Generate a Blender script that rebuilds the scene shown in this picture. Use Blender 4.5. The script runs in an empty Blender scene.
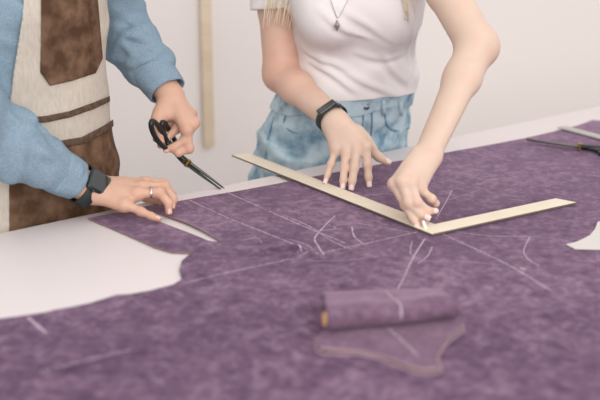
import bpy, math, random
import numpy as np
from mathutils import Vector, Matrix, geometry
random.seed(4); rng = np.random.RandomState(7)
scn = bpy.context.scene
COL = scn.collection

# ------------------------------------------------------------ camera maths
F = 1000.0; PITCH = math.radians(16.0); CAMZ = 1.42; TZ = 0.90
CP, SP = math.cos(PITCH), math.sin(PITCH)
def ray(px, py):
    u = (px-300)/F; v = (200-py)/F
    return np.array([u, CP+v*SP, -SP+v*CP])
def at(px, py, Y):                       # point of that sight line at distance Y into the room
    d = ray(px, py); t = Y/d[1]
    return np.array([0, 0, CAMZ]) + d*t
def on(px, py, z=TZ):                    # point of that sight line on a level surface
    d = ray(px, py); t = (z-CAMZ)/d[2]
    return np.array([0, 0, CAMZ]) + d*t
def proj(X, Y, Z):
    dz = Z-CAMZ
    dep = Y*CP - dz*SP; up = Y*SP + dz*CP
    return 300+F*X/dep, 200-F*up/dep
V = lambda *a: np.array(a, float)
def nrm(a): a = np.asarray(a, float); return a/np.linalg.norm(a)

# table frame: far edge runs along E, N points from far edge to the camera side
EA = on(0, 233)[:2]; EB = on(600, 105.8)[:2]
E2 = nrm(EB-EA); N2 = V(E2[1], -E2[0])
O2 = EA + E2*0.15
def T2(s, n): return O2 + E2*s + N2*n
E3 = V(E2[0], E2[1], 0); N3 = V(N2[0], N2[1], 0)

# ------------------------------------------------------------ object helpers
def mesh_obj(name, verts, faces, mats=(), parent=None, smooth=True, midx=None):
    me = bpy.data.meshes.new(name)
    me.from_pydata([tuple(map(float, v)) for v in verts], [], [tuple(map(int, f)) for f in faces])
    for m in (mats if isinstance(mats, (list, tuple)) else [mats]): me.materials.append(m)
    if smooth: me.polygons.foreach_set('use_smooth', [True]*len(me.polygons))
    if midx is not None: me.polygons.foreach_set('material_index', [int(i) for i in midx])
    me.update()
    o = bpy.data.objects.new(name, me); COL.objects.link(o)
    if parent is not None: o.parent = parent
    return o
def empty(name, loc=(0, 0, 0)):
    o = bpy.data.objects.new(name, None); COL.objects.link(o); o.empty_display_size = .1
    return o
def tag(o, label=None, cat=None, group=None, kind=None):
    if label: o['label'] = label
    if cat: o['category'] = cat
    if group: o['group'] = group
    if kind: o['kind'] = kind
    return o

class MB:
    def __init__(s): s.v = []; s.f = []; s.m = []
    def add(s, vs, fs, mi=0):
        b = len(s.v); s.v += [tuple(map(float, v)) for v in vs]
        s.f += [tuple(int(i)+b for i in f) for f in fs]; s.m += [mi]*len(fs)
    def box(s, c, sx, sy, sz, ax=(1,0,0), ay=(0,1,0), az=(0,0,1), bev=0, mi=0):
        bm = new_box(sx, sy, sz, bev)
        ax, ay, az = map(lambda a: np.asarray(a, float), (ax, ay, az)); c = np.asarray(c, float)
        s.add([c+ax*v[0]+ay*v[1]+az*v[2] for v in bm[0]], bm[1], mi)
    def tube(s, pts, r, n=10, closed=False, mi=0, flat=None, fr=1.0, caps=True):
        pts = [np.asarray(p, float) for p in pts]; m = len(pts)
        rr = r if isinstance(r, (list, tuple, np.ndarray)) else [r]*m
        vs = []; prev = None
        for i, p in enumerate(pts):
            a = pts[(i-1) % m] if (closed or i > 0) else p
            b = pts[(i+1) % m] if (closed or i < m-1) else p
            t = nrm(b-a)
            if flat is not None:
                u = np.asarray(flat, float); u = nrm(u - t*(u@t))
            elif prev is None:
                u = nrm(np.cross(t, [0, 0, 1] if abs(t[2]) < .9 else [1, 0, 0]))
            else: u = nrm(prev - t*(prev@t))
            prev = u; w = np.cross(t, u)
            for k in range(n):
                q = 2*math.pi*k/n
                vs.append(p + u*math.cos(q)*rr[i]*fr + w*math.sin(q)*rr[i])
        fs = []
        for i in range(m if closed else m-1):
            j = (i+1) % m
            for k in range(n):
                l = (k+1) % n
                fs.append((i*n+k, i*n+l, j*n+l, j*n+k))
        if not closed and caps:
            fs.append(tuple(range(n-1, -1, -1))); fs.append(tuple((m-1)*n+k for k in range(n)))
        s.add(vs, fs, mi)
    def obj(s, name, mats, parent=None, smooth=True):
        o = mesh_obj(name, s.v, s.f, mats, parent, smooth, s.m)
        return o
import bmesh
def new_box(sx, sy, sz, bev):
    bm = bmesh.new(); bmesh.ops.create_cube(bm, size=1)
    for v in bm.verts: v.co.x *= sx; v.co.y *= sy; v.co.z *= sz
    if bev: bmesh.ops.bevel(bm, geom=bm.edges[:], offset=bev, segments=3, affect='EDGES', profile=.5)
    bm.verts.index_update()
    out = ([tuple(v.co) for v in bm.verts], [tuple(v.index for v in f.verts) for f in bm.faces]); bm.free()
    return out
def spline(P, n=8, closed=False):
    P = [np.asarray(p, float) for p in P]; m = len(P); out = []
    for i in range(m if closed else m-1):
        g = (lambda k: P[k % m]) if closed else (lambda k: P[min(max(k, 0), m-1)])
        a, b, c, d = g(i-1), g(i), g(i+1), g(i+2)
        for k in range(n):
            t = k/n
            out.append(.5*((2*b)+(c-a)*t+(2*a-5*b+4*c-d)*t*t+(3*b-a-3*c+d)*t**3))
    if not closed: out.append(P[-1])
    return out
def flatshade(o, ang=35):
    me = o.data
    me.polygons.foreach_set('use_smooth', [True]*len(me.polygons))
    try: me.set_sharp_from_angle(angle=math.radians(ang))
    except Exception: pass
    return o

# ------------------------------------------------------------ distance-field modelling
class Field:
    def __init__(s, lo, hi, h=.002):
        s.lo = np.array(lo, float); s.h = h
        s.n = np.ceil((np.array(hi)-s.lo)/h).astype(int)+1
        s.d = np.full(s.n, .04, np.float32)
    def sub(s, lo, hi):
        a = np.clip(np.floor((np.asarray(lo)-s.lo)/s.h).astype(int), 0, s.n)
        b = np.clip(np.ceil((np.asarray(hi)-s.lo)/s.h).astype(int)+1, 0, s.n)
        if np.any(b <= a): return None, None
        ax = [((np.arange(a[i], b[i])*s.h)+s.lo[i]).astype(np.float32) for i in range(3)]
        return tuple(slice(a[i], b[i]) for i in range(3)), (ax[0][:, None, None], ax[1][None, :, None], ax[2][None, None, :])
    def add(s, prim, k=.006, op='u'):
        lo, hi, fn = prim
        pad = k+.014
        sl, P = s.sub(np.asarray(lo)-pad, np.asarray(hi)+pad)
        if sl is None: return
        d = fn(*P).astype(np.float32); c = s.d[sl]
        if op == 'u':
            h = np.maximum(k-np.abs(c-d), 0)/k
            s.d[sl] = np.minimum(c, d)-h*h*k*.25
        else:
            d = -d; h = np.maximum(k-np.abs(c-d), 0)/k
            s.d[sl] = np.maximum(c, d)+h*h*k*.25
    def grid(s):
        return tuple(((np.arange(s.n[i])*s.h)+s.lo[i]).astype(np.float32).reshape([-1 if j == i else 1 for j in range(3)]) for i in range(3))
    def mesh(s):
        return nets(s.d, s.lo, s.h)
def nets(d, lo, h):
    neg = d < 0
    c = np.zeros(tuple(np.array(d.shape)-1), np.uint8)
    X, Y, Z = d.shape
    for i in (0, 1):
        for j in (0, 1):
            for k in (0, 1): c += neg[i:X-1+i, j:Y-1+j, k:Z-1+k]
    act = (c > 0) & (c < 8); del c
    idx = np.argwhere(act); lin = np.full(act.shape, -1, np.int32)
    lin[idx[:, 0], idx[:, 1], idx[:, 2]] = np.arange(len(idx))
    acc = np.zeros((len(idx), 3)); cnt = np.zeros(len(idx))
    cor = {}
    for i in (0, 1):
        for j in (0, 1):
            for k in (0, 1): cor[i, j, k] = d[idx[:, 0]+i, idx[:, 1]+j, idx[:, 2]+k].astype(float)
    for a in cor:
        for ax in range(3):
            if a[ax] == 0:
                b = list(a); b[ax] = 1; b = tuple(b)
                da, db = cor[a], cor[b]; m = (da < 0) != (db < 0)
                t = np.where(m, da/np.where(m, da-db, 1), 0)
                p = np.tile(np.array(a, float), (len(idx), 1)); p[:, ax] += t
                acc += p*m[:, None]; cnt += m
    vs = (idx+acc/cnt[:, None])*h+lo
    fs = []
    for ax in range(3):
        b, e = [(1, 2), (2, 0), (0, 1)][ax]
        sl0 = [slice(None)]*3; sl1 = [slice(None)]*3
        sl0[ax] = slice(0, -1); sl1[ax] = slice(1, None)
        n0, n1 = neg[tuple(sl0)], neg[tuple(sl1)]
        q = np.argwhere(n0 != n1)
        lim = np.array(act.shape)
        ok = (q[:, b] > 0) & (q[:, e] > 0) & (q[:, b] < lim[b]) & (q[:, e] < lim[e])
        q = q[ok]; f = n0[q[:, 0], q[:, 1], q[:, 2]]
        def L(db, de):
            r = q.copy(); r[:, b] -= db; r[:, e] -= de
            return lin[r[:, 0], r[:, 1], r[:, 2]]
        quad = np.stack([L(1, 1), L(0, 1), L(0, 0), L(1, 0)], 1)
        quad[~f] = quad[~f][:, ::-1]
        fs.append(quad)
    fs = np.concatenate(fs); fs = fs[(fs >= 0).all(1)]
    return vs, fs
def np_obj(name, vs, fs, mats, parent=None, attr=None):
    me = bpy.data.meshes.new(name)
    me.vertices.add(len(vs)); me.vertices.foreach_set('co', vs.astype(np.float32).ravel())
    me.loops.add(len(fs)*4); me.loops.foreach_set('vertex_index', fs.astype(np.int32).ravel())
    me.polygons.add(len(fs)); me.polygons.foreach_set('loop_start', np.arange(0, len(fs)*4, 4, dtype=np.int32))
    me.polygons.foreach_set('loop_total', np.full(len(fs), 4, np.int32))
    me.polygons.foreach_set('use_smooth', np.ones(len(fs), bool))
    for m in (mats if isinstance(mats, (list, tuple)) else [mats]): me.materials.append(m)
    me.update(calc_edges=True); me.validate()
    if attr is not None:
        a = me.attributes.new('flush', 'FLOAT', 'POINT'); a.data.foreach_set('value', attr.astype(np.float32))
    o = bpy.data.objects.new(name, me); COL.objects.link(o)
    if parent is not None: o.parent = parent
    return o

def cap(a, b, ra, rb=None, flat=None, s=1.0, mod=None):
    a = np.asarray(a, float); b = np.asarray(b, float); rb = ra if rb is None else rb
    ba = b-a; L2 = float(ba@ba)+1e-12; R = max(ra, rb)+.004
    n = nrm(flat) if flat is not None else None
    def fn(x, y, z):
        px, py, pz = x-a[0], y-a[1], z-a[2]
        t = np.clip((px*ba[0]+py*ba[1]+pz*ba[2])/L2, 0, 1)
        qx, qy, qz = px-t*ba[0], py-t*ba[1], pz-t*ba[2]
        if n is not None:
            c = (qx*n[0]+qy*n[1]+qz*n[2])*(1/s-1)
            qx, qy, qz = qx+n[0]*c, qy+n[1]*c, qz+n[2]*c
        r = ra+(rb-ra)*t
        d = np.sqrt(qx*qx+qy*qy+qz*qz)-r
        if mod is not None: d = d+mod(x, y, z)
        return d
    return np.minimum(a, b)-R, np.maximum(a, b)+R, fn
def ell(c, r, ax=None):
    c = np.asarray(c, float); A = np.eye(3) if ax is None else np.array([nrm(q) for q in ax])
    R = max(r)
    def fn(x, y, z):
        p = (x-c[0], y-c[1], z-c[2])
        q = [(A[i][0]*p[0]+A[i][1]*p[1]+A[i][2]*p[2]) for i in range(3)]
        k0 = np.sqrt(sum((q[i]/r[i])**2 for i in range(3)))+1e-6
        k1 = np.sqrt(sum((q[i]/r[i]**2)**2 for i in range(3)))+1e-6
        return k0*(k0-1)/k1
    return c-R, c+R, fn
def loft(st, mod=None, ex=2.4, off=0.0):
    # stations: z, cx, cy, half width, half depth, yaw degrees of the facing direction (0 = to the camera, + = to the right)
    st = np.array(st, float); zs = st[:, 0]
    def sm(z, col):
        zi = np.linspace(zs[0], zs[-1], 200); yi = np.interp(zi, zs, st[:, col])
        k = np.hanning(25); k /= k.sum(); yp = np.pad(yi, 12, mode='edge'); yi = np.convolve(yp, k, 'valid')
        return np.interp(z, zi, yi)
    R = st[:, 3:5].max()+.05+abs(off)
    lo = V(st[:, 1].min()-R, st[:, 2].min()-R, zs[0]-.01); hi = V(st[:, 1].max()+R, st[:, 2].max()+R, zs[-1]+.01)
    def fn(x, y, z):
        cx, cy, a, b, yw = [sm(z, i).astype(np.float32) for i in (1, 2, 3, 4, 5)]
        yw = np.radians(yw); fx, fy = np.sin(yw), -np.cos(yw); sx, sy = np.cos(yw), np.sin(yw)
        dx, dy = x-cx, y-cy
        u = np.abs(dx*sx+dy*sy)/(a+off); v = np.abs(dx*fx+dy*fy)/(b+off)
        g = (u**ex+v**ex)**(1/ex)
        d = (g-1)*np.minimum(a, b)
        if mod is not None: d = d+mod(x, y, z)
        return np.maximum(np.maximum(d, zs[0]-z-off), z-zs[-1]-off)
    return lo, hi, fn

def wr(scale, amp, dirv=None, seed=0, an=3.0, sharp=2.0):
    """soft cloth creases: bands of warped ridges running across direction dirv"""
    r = np.random.RandomState(seed)
    D = nrm(dirv) if dirv is not None else None
    ks = []
    for i in range(5):
        k = r.normal(size=3)
        if D is not None: k = nrm(k)*.55+D*an*.4*(1 if r.rand() > .3 else .5)
        ks.append((nrm(k)/scale*(.6+.9*r.rand())*2*math.pi, r.rand()*6.28, r.normal(size=3)/scale*2.2, r.rand()*6.28))
    def f(x, y, z):
        s = 0
        for k, ph, w, p2 in ks:
            arg = k[0]*x+k[1]*y+k[2]*z+ph+1.1*np.sin(w[0]*x+w[1]*y+w[2]*z+p2)
            s = s+(.5+.5*np.sin(arg))**sharp*(.5+.5*np.sin(w[1]*x+w[2]*y+w[0]*z+ph))
        return -(s-.8)*amp*.6
    return f
def polysd(px, py, poly):
    """signed distance in photo units to a polygon, negative inside"""
    best = np.full(np.broadcast(px, py).shape, 1e9, np.float32); ins = np.zeros(best.shape, bool)
    n = len(poly)
    for i in range(n):
        ax, ay = poly[i]; bx, by = poly[(i+1) % n]
        ex, ey = bx-ax, by-ay
        t = np.clip(((px-ax)*ex+(py-ay)*ey)/(ex*ex+ey*ey+1e-9), 0, 1)
        d = (px-ax-t*ex)**2+(py-ay-t*ey)**2; best = np.minimum(best, d)
        c = ((ay > py) != (by > py)) & (px < ex*(py-ay)/(ey+1e-9)+ax); ins ^= c
    d = np.sqrt(best); return np.where(ins, -d, d)

# ------------------------------------------------------------ materials
def srgb(r, g, b):
    f = lambda c: ((c/255+.055)/1.055)**2.4 if c > 10 else c/255/12.92
    return (f(r), f(g), f(b), 1)
def mat(name, col, rough=.7, spec=.3, metal=0, noise=None, bump=None, sheen=0, sss=0, col2=None, coat=0):
    m = bpy.data.materials.new(name); m.use_nodes = True; nt = m.node_tree; N = nt.nodes; L = nt.links
    b = N['Principled BSDF']; b.inputs['Base Color'].default_value = srgb(*col)
    b.inputs['Roughness'].default_value = rough; b.inputs['Metallic'].default_value = metal
    b.inputs['Specular IOR Level'].default_value = spec
    b.inputs['Coat Weight'].default_value = coat
    if sheen: b.inputs['Sheen Weight'].default_value = sheen; b.inputs['Sheen Roughness'].default_value = .4
    if sss:
        b.inputs['Subsurface Weight'].default_value = sss; b.inputs['Subsurface Radius'].default_value = (1, .35, .2)
        b.inputs['Subsurface Scale'].default_value = .008
    tc = N.new('ShaderNodeTexCoord')
    if noise:
        sc, col_b, lo, hi = noise[:4]; st = noise[4] if len(noise) > 4 else (1, 1, 1)
        mp = N.new('ShaderNodeMapping'); mp.inputs['Scale'].default_value = st; L.new(tc.outputs['Object'], mp.inputs[0])
        n = N.new('ShaderNodeTexNoise'); n.inputs['Scale'].default_value = sc; n.inputs['Detail'].default_value = 5
        L.new(mp.outputs[0], n.inputs['Vector'])
        r = N.new('ShaderNodeValToRGB'); r.color_ramp.elements[0].position = lo; r.color_ramp.elements[1].position = hi
        r.color_ramp.elements[0].color = srgb(*col); r.color_ramp.elements[1].color = srgb(*col_b)
        L.new(n.outputs[0], r.inputs[0]); L.new(r.outputs[0], b.inputs['Base Color'])
    if bump:
        sc, st = bump[:2]
        n = N.new('ShaderNodeTexNoise'); n.inputs['Scale'].default_value = sc; n.inputs['Detail'].default_value = 4
        L.new(tc.outputs['Object'], n.inputs['Vector'])
        bp = N.new('ShaderNodeBump'); bp.inputs['Strength'].default_value = st; bp.inputs['Distance'].default_value = .002
        L.new(n.outputs[0], bp.inputs['Height']); L.new(bp.outputs[0], b.inputs['Normal'])
    return m
def skin_mat(name, base, flush):
    m = mat(name, base, .5, .35, sss=.12, bump=(260, .10)); nt = m.node_tree; N = nt.nodes; L = nt.links; b = N['Principled BSDF']
    at_ = N.new('ShaderNodeAttribute'); at_.attribute_name = 'flush'
    tc = N.new('ShaderNodeTexCoord'); nz = N.new('ShaderNodeTexNoise'); nz.inputs['Scale'].default_value = 45
    L.new(tc.outputs['Object'], nz.inputs['Vector'])
    ma = N.new('ShaderNodeMath'); ma.operation = 'MULTIPLY_ADD'; L.new(nz.outputs[0], ma.inputs[0]); ma.inputs[1].default_value = .5
    L.new(at_.outputs['Fac'], ma.inputs[2])
    sb = N.new('ShaderNodeMath'); sb.operation = 'SUBTRACT'; L.new(ma.outputs[0], sb.inputs[0]); sb.inputs[1].default_value = .2; sb.use_clamp = True
    mx = N.new('ShaderNodeMix'); mx.data_type = 'RGBA'
    mx.inputs['A'].default_value = srgb(*base); mx.inputs['B'].default_value = srgb(*flush)
    L.new(sb.outputs[0], mx.inputs['Factor']); L.new(mx.outputs['Result'], b.inputs['Base Color'])
    return m
M = {}
M['wall'] = mat('painted_wall', (236, 228, 225), .75, .2, bump=(90, .05))
M['floor'] = mat('pale_floor', (196, 190, 184), .5, .3, noise=(3, (206, 199, 193), .3, .7))
M['table'] = mat('white_laminate', (231, 222, 221), .45, .3)
M['table_leg'] = mat('white_painted_steel', (210, 205, 202), .4, .4)
M['wood_pale'] = mat('pale_birch', (226, 208, 184), .55, .3, noise=(6, (216, 194, 165), .35, .75, (1, 1, 8)))
M['ruler'] = mat('ruler_birch', (236, 224, 204), .5, .3, noise=(30, (230, 217, 194), .4, .7))
M['ruler_edge'] = mat('ruler_dark_edge', (112, 98, 88), .55, .3)
M['tick'] = mat('ruler_tick_print', (180, 162, 135), .7, .1)
M['denim'] = mat('washed_denim', (108, 142, 162), .85, .15, noise=(26, (184, 204, 212), .30, .58), bump=(500, .35))
M['denim_dark'] = mat('denim_seam', (92, 126, 148), .85, .15, noise=(60, (120, 152, 170), .35, .65))
M['tee'] = mat('white_jersey', (232, 226, 224), .85, .15, bump=(300, .12))
M['hair'] = mat('blonde_hair', (240, 228, 206), .5, .4, noise=(40, (226, 206, 176), .4, .7))
M['hair_dark'] = mat('brown_hair', (70, 52, 42), .5, .4)
M['shirt'] = mat('blue_chambray', (124, 147, 163), .85, .15, noise=(350, (140, 160, 175), .4, .6), bump=(420, .2))
M['linen'] = mat('natural_linen', (190, 181, 168), .9, .1, noise=(260, (202, 193, 180), .35, .65, (1, 1, .25)), bump=(380, .4))
M['suede'] = mat('brown_suede', (82, 60, 45), .9, .12, noise=(34, (130, 102, 82), .38, .74), bump=(150, .5))
M['band'] = mat('brown_webbing', (84, 66, 55), .8, .15, noise=(120, (104, 85, 72), .4, .6))
M['trousers'] = mat('dark_trousers', (48, 44, 46), .85, .15)
M['shoe'] = mat('dark_leather', (40, 36, 34), .4, .4)
M['sneaker'] = mat('white_leather', (225, 222, 220), .5, .3)
M['rubber'] = mat('dark_rubber', (44, 48, 50), .5, .35)
M['case'] = mat('dark_metal_case', (58, 64, 66), .3, .5, metal=.6)
M['screen'] = mat('glass_screen', (38, 46, 44), .12, .6, coat=.5)
M['button'] = mat('steel_button', (150, 155, 160), .3, .5, metal=1)
M['silver'] = mat('silver', (205, 205, 205), .2, .5, metal=1)
M['chain'] = mat('necklace_silver', (188, 182, 178), .35, .5, metal=.8)
M['nail'] = mat('pale_nail_polish', (230, 206, 198), .3, .5)
M['nail_m'] = mat('bare_nail', (226, 182, 166), .3, .4)
M['black'] = mat('black_enamel', (30, 33, 34), .35, .5)
M['blade'] = mat('dark_steel', (74, 82, 78), .3, .5, metal=.7)
M['blade_w'] = mat('bright_steel', (160, 165, 160), .25, .5, metal=1)
M['brass'] = mat('brass_screw', (196, 158, 90), .3, .5, metal=1)
M['chalk'] = mat('white_chalk', (240, 236, 232), .95, .05)
M['paper'] = mat('pale_pattern_card', (214, 208, 204), .8, .15)
M['alu'] = mat('grey_metal_ruler', (188, 187, 182), .4, .4, metal=.3)
M['backing'] = mat('tan_velvet_backing', (142, 114, 108), .9, .05)
M['mauve'] = mat('mauve_cut_edge', (172, 146, 152), .9, .05)
M['tan'] = mat('tan_roll_core', (208, 164, 120), .9, .05)
M['face'] = mat('lip_rose', (190, 120, 112), .5, .3)
M['eye'] = mat('eye_white', (235, 232, 228), .2, .5)
M['iris'] = mat('iris_brown', (60, 48, 40), .2, .5)
M['skin_w'] = skin_mat('fair_skin', (214, 189, 171), (214, 158, 136))
M['skin_m'] = skin_mat('tanned_skin', (210, 170, 148), (200, 136, 114))

def velvet(name, light, dark, mid):
    m = bpy.data.materials.new(name); m.use_nodes = True; nt = m.node_tree; N = nt.nodes; L = nt.links
    b = N['Principled BSDF']; b.inputs['Roughness'].default_value = .9; b.inputs['Specular IOR Level'].default_value = .1
    b.inputs['Sheen Weight'].default_value = .6; b.inputs['Sheen Roughness'].default_value = .35
    b.inputs['Sheen Tint'].default_value = srgb(210, 180, 205)
    tc = N.new('ShaderNodeTexCoord')
    mp = N.new('ShaderNodeMapping'); mp.inputs['Scale'].default_value = (1, 1.0, 1); mp.inputs['Rotation'].default_value = (0, 0, .2)
    L.new(tc.outputs['Object'], mp.inputs[0])
    w = N.new('ShaderNodeTexNoise'); w.inputs['Scale'].default_value = 9; w.inputs['Detail'].default_value = 3; L.new(mp.outputs[0], w.inputs['Vector'])
    va = N.new('ShaderNodeVectorMath'); va.operation = 'MULTIPLY_ADD'; L.new(w.outputs['Color'], va.inputs[0])
    va.inputs[1].default_value = (.09, .09, 0); L.new(mp.outputs[0], va.inputs[2])
    n1 = N.new('ShaderNodeTexNoise'); n1.inputs['Scale'].default_value = 34; n1.inputs['Detail'].default_value = 9; n1.inputs['Roughness'].default_value = .78
    L.new(va.outputs[0], n1.inputs['Vector'])
    n2 = N.new('ShaderNodeTexNoise'); n2.inputs['Scale'].default_value = 3.2; n2.inputs['Detail'].default_value = 3; L.new(mp.outputs[0], n2.inputs['Vector'])
    ad = N.new('ShaderNodeMath'); ad.operation = 'MULTIPLY_ADD'; L.new(n2.outputs[0], ad.inputs[0]); ad.inputs[1].default_value = .35
    n3 = N.new('ShaderNodeTexNoise'); n3.inputs['Scale'].default_value = 90; n3.inputs['Detail'].default_value = 3; L.new(mp.outputs[0], n3.inputs['Vector'])
    a3 = N.new('ShaderNodeMath'); a3.operation = 'MULTIPLY_ADD'; L.new(n3.outputs[0], a3.inputs[0]); a3.inputs[1].default_value = .5
    a4 = N.new('ShaderNodeMath'); a4.operation = 'SUBTRACT'; L.new(n1.outputs[0], a4.inputs[0]); a4.inputs[1].default_value = .25
    L.new(a4.outputs[0], a3.inputs[2]); L.new(a3.outputs[0], ad.inputs[2])
    r = N.new('ShaderNodeValToRGB'); e = r.color_ramp.elements
    e[0].position = .47; e[0].color = srgb(*dark); e[1].position = .90; e[1].color = srgb(*light)
    k = e.new(.675); k.color = srgb(*mid)
    L.new(ad.outputs[0], r.inputs[0]); L.new(r.outputs[0], b.inputs['Base Color'])
    bp = N.new('ShaderNodeBump'); bp.inputs['Strength'].default_value = .25; bp.inputs['Distance'].default_value = .002
    L.new(n1.outputs[0], bp.inputs['Height']); L.new(bp.outputs[0], b.inputs['Normal'])
    return m
M['velvet'] = velvet('purple_velvet', (144, 118, 138), (68, 47, 71), (101, 77, 100))
M['velvet2'] = velvet('purple_velvet_piece', (134, 109, 127), (98, 74, 94), (116, 91, 110))
# chalk dust: broken up line
cm = mat('chalk_mark', (196, 176, 192), .95, .05); nt = cm.node_tree; N = nt.nodes
tr = N.new('ShaderNodeBsdfTransparent'); mx = N.new('ShaderNodeMixShader'); nz = N.new('ShaderNodeTexNoise'); nz.inputs['Scale'].default_value = 170
tc = N.new('ShaderNodeTexCoord'); nt.links.new(tc.outputs['Object'], nz.inputs['Vector'])
rp = N.new('ShaderNodeValToRGB'); rp.color_ramp.elements[0].position = .15; rp.color_ramp.elements[1].position = .55
nt.links.new(nz.outputs[0], rp.inputs[0]); nt.links.new(rp.outputs[0], mx.inputs[0])
nt.links.new(tr.outputs[0], mx.inputs[1]); nt.links.new(N['Principled BSDF'].outputs[0], mx.inputs[2])
nt.links.new(mx.outputs[0], N['Material Output'].inputs[0]); M['mark'] = cm

# ------------------------------------------------------------ room
def quad(name, pts, m):
    o = mesh_obj(name, pts, [tuple(range(len(pts)))], m, smooth=False); o['kind'] = 'structure'; return o
WN = -0.98
wl, wr_ = T2(-2.6, WN), T2(4.6, WN); fl, fr = T2(-2.6, 3.2), T2(4.6, 3.2)
th = N2*-.1
mb = MB(); c = [wl, wr_, wr_+th, wl+th]
mb.add([(*p, 0) for p in c]+[(*p, 2.8) for p in c], [(0,1,5,4),(1,2,6,5),(2,3,7,6),(3,0,4,7),(4,5,6,7),(3,2,1,0)])
tag(mb.obj('wall_back', M['wall'], smooth=False), kind='structure')
mb = MB(); c = [fl, fr, wr_+th, wl+th]
mb.add([(*p, 0) for p in c]+[(*p, -.08) for p in c], [(0,1,2,3),(7,6,5,4),(0,4,5,1),(1,5,6,2),(2,6,7,3),(3,7,4,0)])
tag(mb.obj('floor', M['floor'], smooth=False), kind='structure')
mb = MB(); a = T2(-2.6, WN+.006); b_ = T2(4.6, WN+.006); mid = (a+b_)/2
mb.box((*mid, .05), 7.2, .012, .1, E3, N3, (0, 0, 1), bev=.003)
tag(mb.obj('baseboard_back', M['table_leg'], smooth=False), kind='structure')

# lath hanging on the wall
s_ = None
for s in np.linspace(-1, 4, 4000):
    q = T2(s, WN+.012); x, y = proj(q[0], q[1], 1.0)
    if abs(x-207) < .3: s_ = s; break
q = T2(s_, WN+.012); zb = None
for z in np.linspace(.3, 1.6, 2000):
    if proj(q[0], q[1], z)[1] < 147: zb = z; break
lath = empty('yardstick'); tag(lath, 'long pale wooden yardstick hanging upright on the white wall between the two people', 'ruler')
mb = MB(); mb.box((*q, zb+.5), .037, .010, 1.0, E3, N3, (0, 0, 1), bev=.002)
flatshade(mb.obj('blade', M['wood_pale'], lath))
mb = MB(); p = T2(s_, WN+.0)
mb.tube([(*T2(s_, WN-.002), zb+.97), (*T2(s_, WN+.03), zb+.975)], .003)
mb.obj('nail', M['silver'], lath)

# ------------------------------------------------------------ cutting table
tb = empty('cutting_table'); tag(tb, 'large white cutting table under the purple velvet', 'table')
S0, S1, D0, D1 = -1.25, 2.35, 0.0, 1.50
mb = MB(); c = T2((S0+S1)/2, (D0+D1)/2)
mb.box((*c, TZ-.02), S1-S0, D1-D0, .04, E3, N3, (0, 0, 1), bev=.003)
flatshade(mb.obj('tabletop', M['table'], tb))
for s, n in ((S0+.08, D0+.12), (S1-.08, D0+.12), (S0+.08, D1-.1), (S1-.08, D1-.1)):
    mb = MB(); mb.box((*T2(s, n), (TZ-.04)/2), .06, .06, TZ-.04, E3, N3, (0, 0, 1), bev=.004)
    flatshade(mb.obj('leg', M['table_leg'], tb))
mb = MB()
for n in (D0+.12, D1-.1): mb.box((*T2((S0+S1)/2, n), TZ-.08), S1-S0-.22, .025, .07, E3, N3, (0, 0, 1), bev=.003)
flatshade(mb.obj('frame_rail', M['table_leg'], tb))

# ------------------------------------------------------------ velvet cloth and other sheets
def in_poly(x, y, poly):
    c = False; n = len(poly)
    for i in range(n):
        ax, ay = poly[i][:2]; bx, by = poly[(i+1) % n][:2]
        if (ay > y) != (by > y) and x < (bx-ax)*(y-ay)/(by-ay)+ax: c = not c
    return c
def sheet(name, outline, z0, thick, step, mats, hfun=None, parent=None, side=1, near=None):
    ol = [np.asarray(p, float)[:2] for p in outline]
    P = []
    for i in range(len(ol)):
        a, b = ol[i], ol[(i+1) % len(ol)]; n = max(1, int(np.linalg.norm(b-a)/step))
        for k in range(n): P.append(a+(b-a)*k/n)
    nb = len(P); ed = [(i, (i+1) % nb) for i in range(nb)]
    arr = np.array(P); lo, hi = arr.min(0), arr.max(0)
    xs = np.arange(lo[0], hi[0], step); ys = np.arange(lo[1], hi[1], step)
    gx, gy = np.meshgrid(xs, ys); gx = gx.ravel()+rng.uniform(-.2, .2, gx.size)*step; gy = gy.ravel()+rng.uniform(-.2, .2, gy.size)*step
    d = polysd(gx, gy, [tuple(p) for p in P[::max(1, 1)]]) if nb < 900 else None
    if d is None:
        d = polysd(gx, gy, [tuple(p) for p in ol])
    keep = d < -step*.55
    pts = P+[V(x, y) for x, y in zip(gx[keep], gy[keep])]
    vo, eo, fo, *_ = geometry.delaunay_2d_cdt([Vector((p[0], p[1])) for p in pts], ed, [], 1, 1e-6)
    xy = np.array([(v.x, v.y) for v in vo]); h = np.zeros(len(xy)) if hfun is None else hfun(xy[:, 0], xy[:, 1])
    n = len(xy); vs = np.zeros((2*n, 3)); vs[:n, :2] = xy; vs[n:, :2] = xy; vs[:n, 2] = z0+thick+h; vs[n:, 2] = z0+h*.98
    fs = []; mi = []; cnt = {}
    for f in fo:
        f = list(f)
        a, b, c = xy[f[0]], xy[f[1]], xy[f[2]]
        if (b[0]-a[0])*(c[1]-a[1])-(b[1]-a[1])*(c[0]-a[0]) < 0: f = f[::-1]
        fs.append(f); mi.append(0)
        for i in range(len(f)):
            e = (f[i], f[(i+1) % len(f)]); cnt[e] = cnt.get(e, 0)+1
    bound = [e for e in cnt if (e[1], e[0]) not in cnt]
    tops = list(fs)
    for f in tops: fs.append([i+n for i in f][::-1]); mi.append(side)
    for a, b in bound: fs.append([b, a, a+n, b+n]); mi.append(side)
    o = mesh_obj(name, vs, fs, mats, parent, True, mi)
    return flatshade(o, 60)

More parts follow.
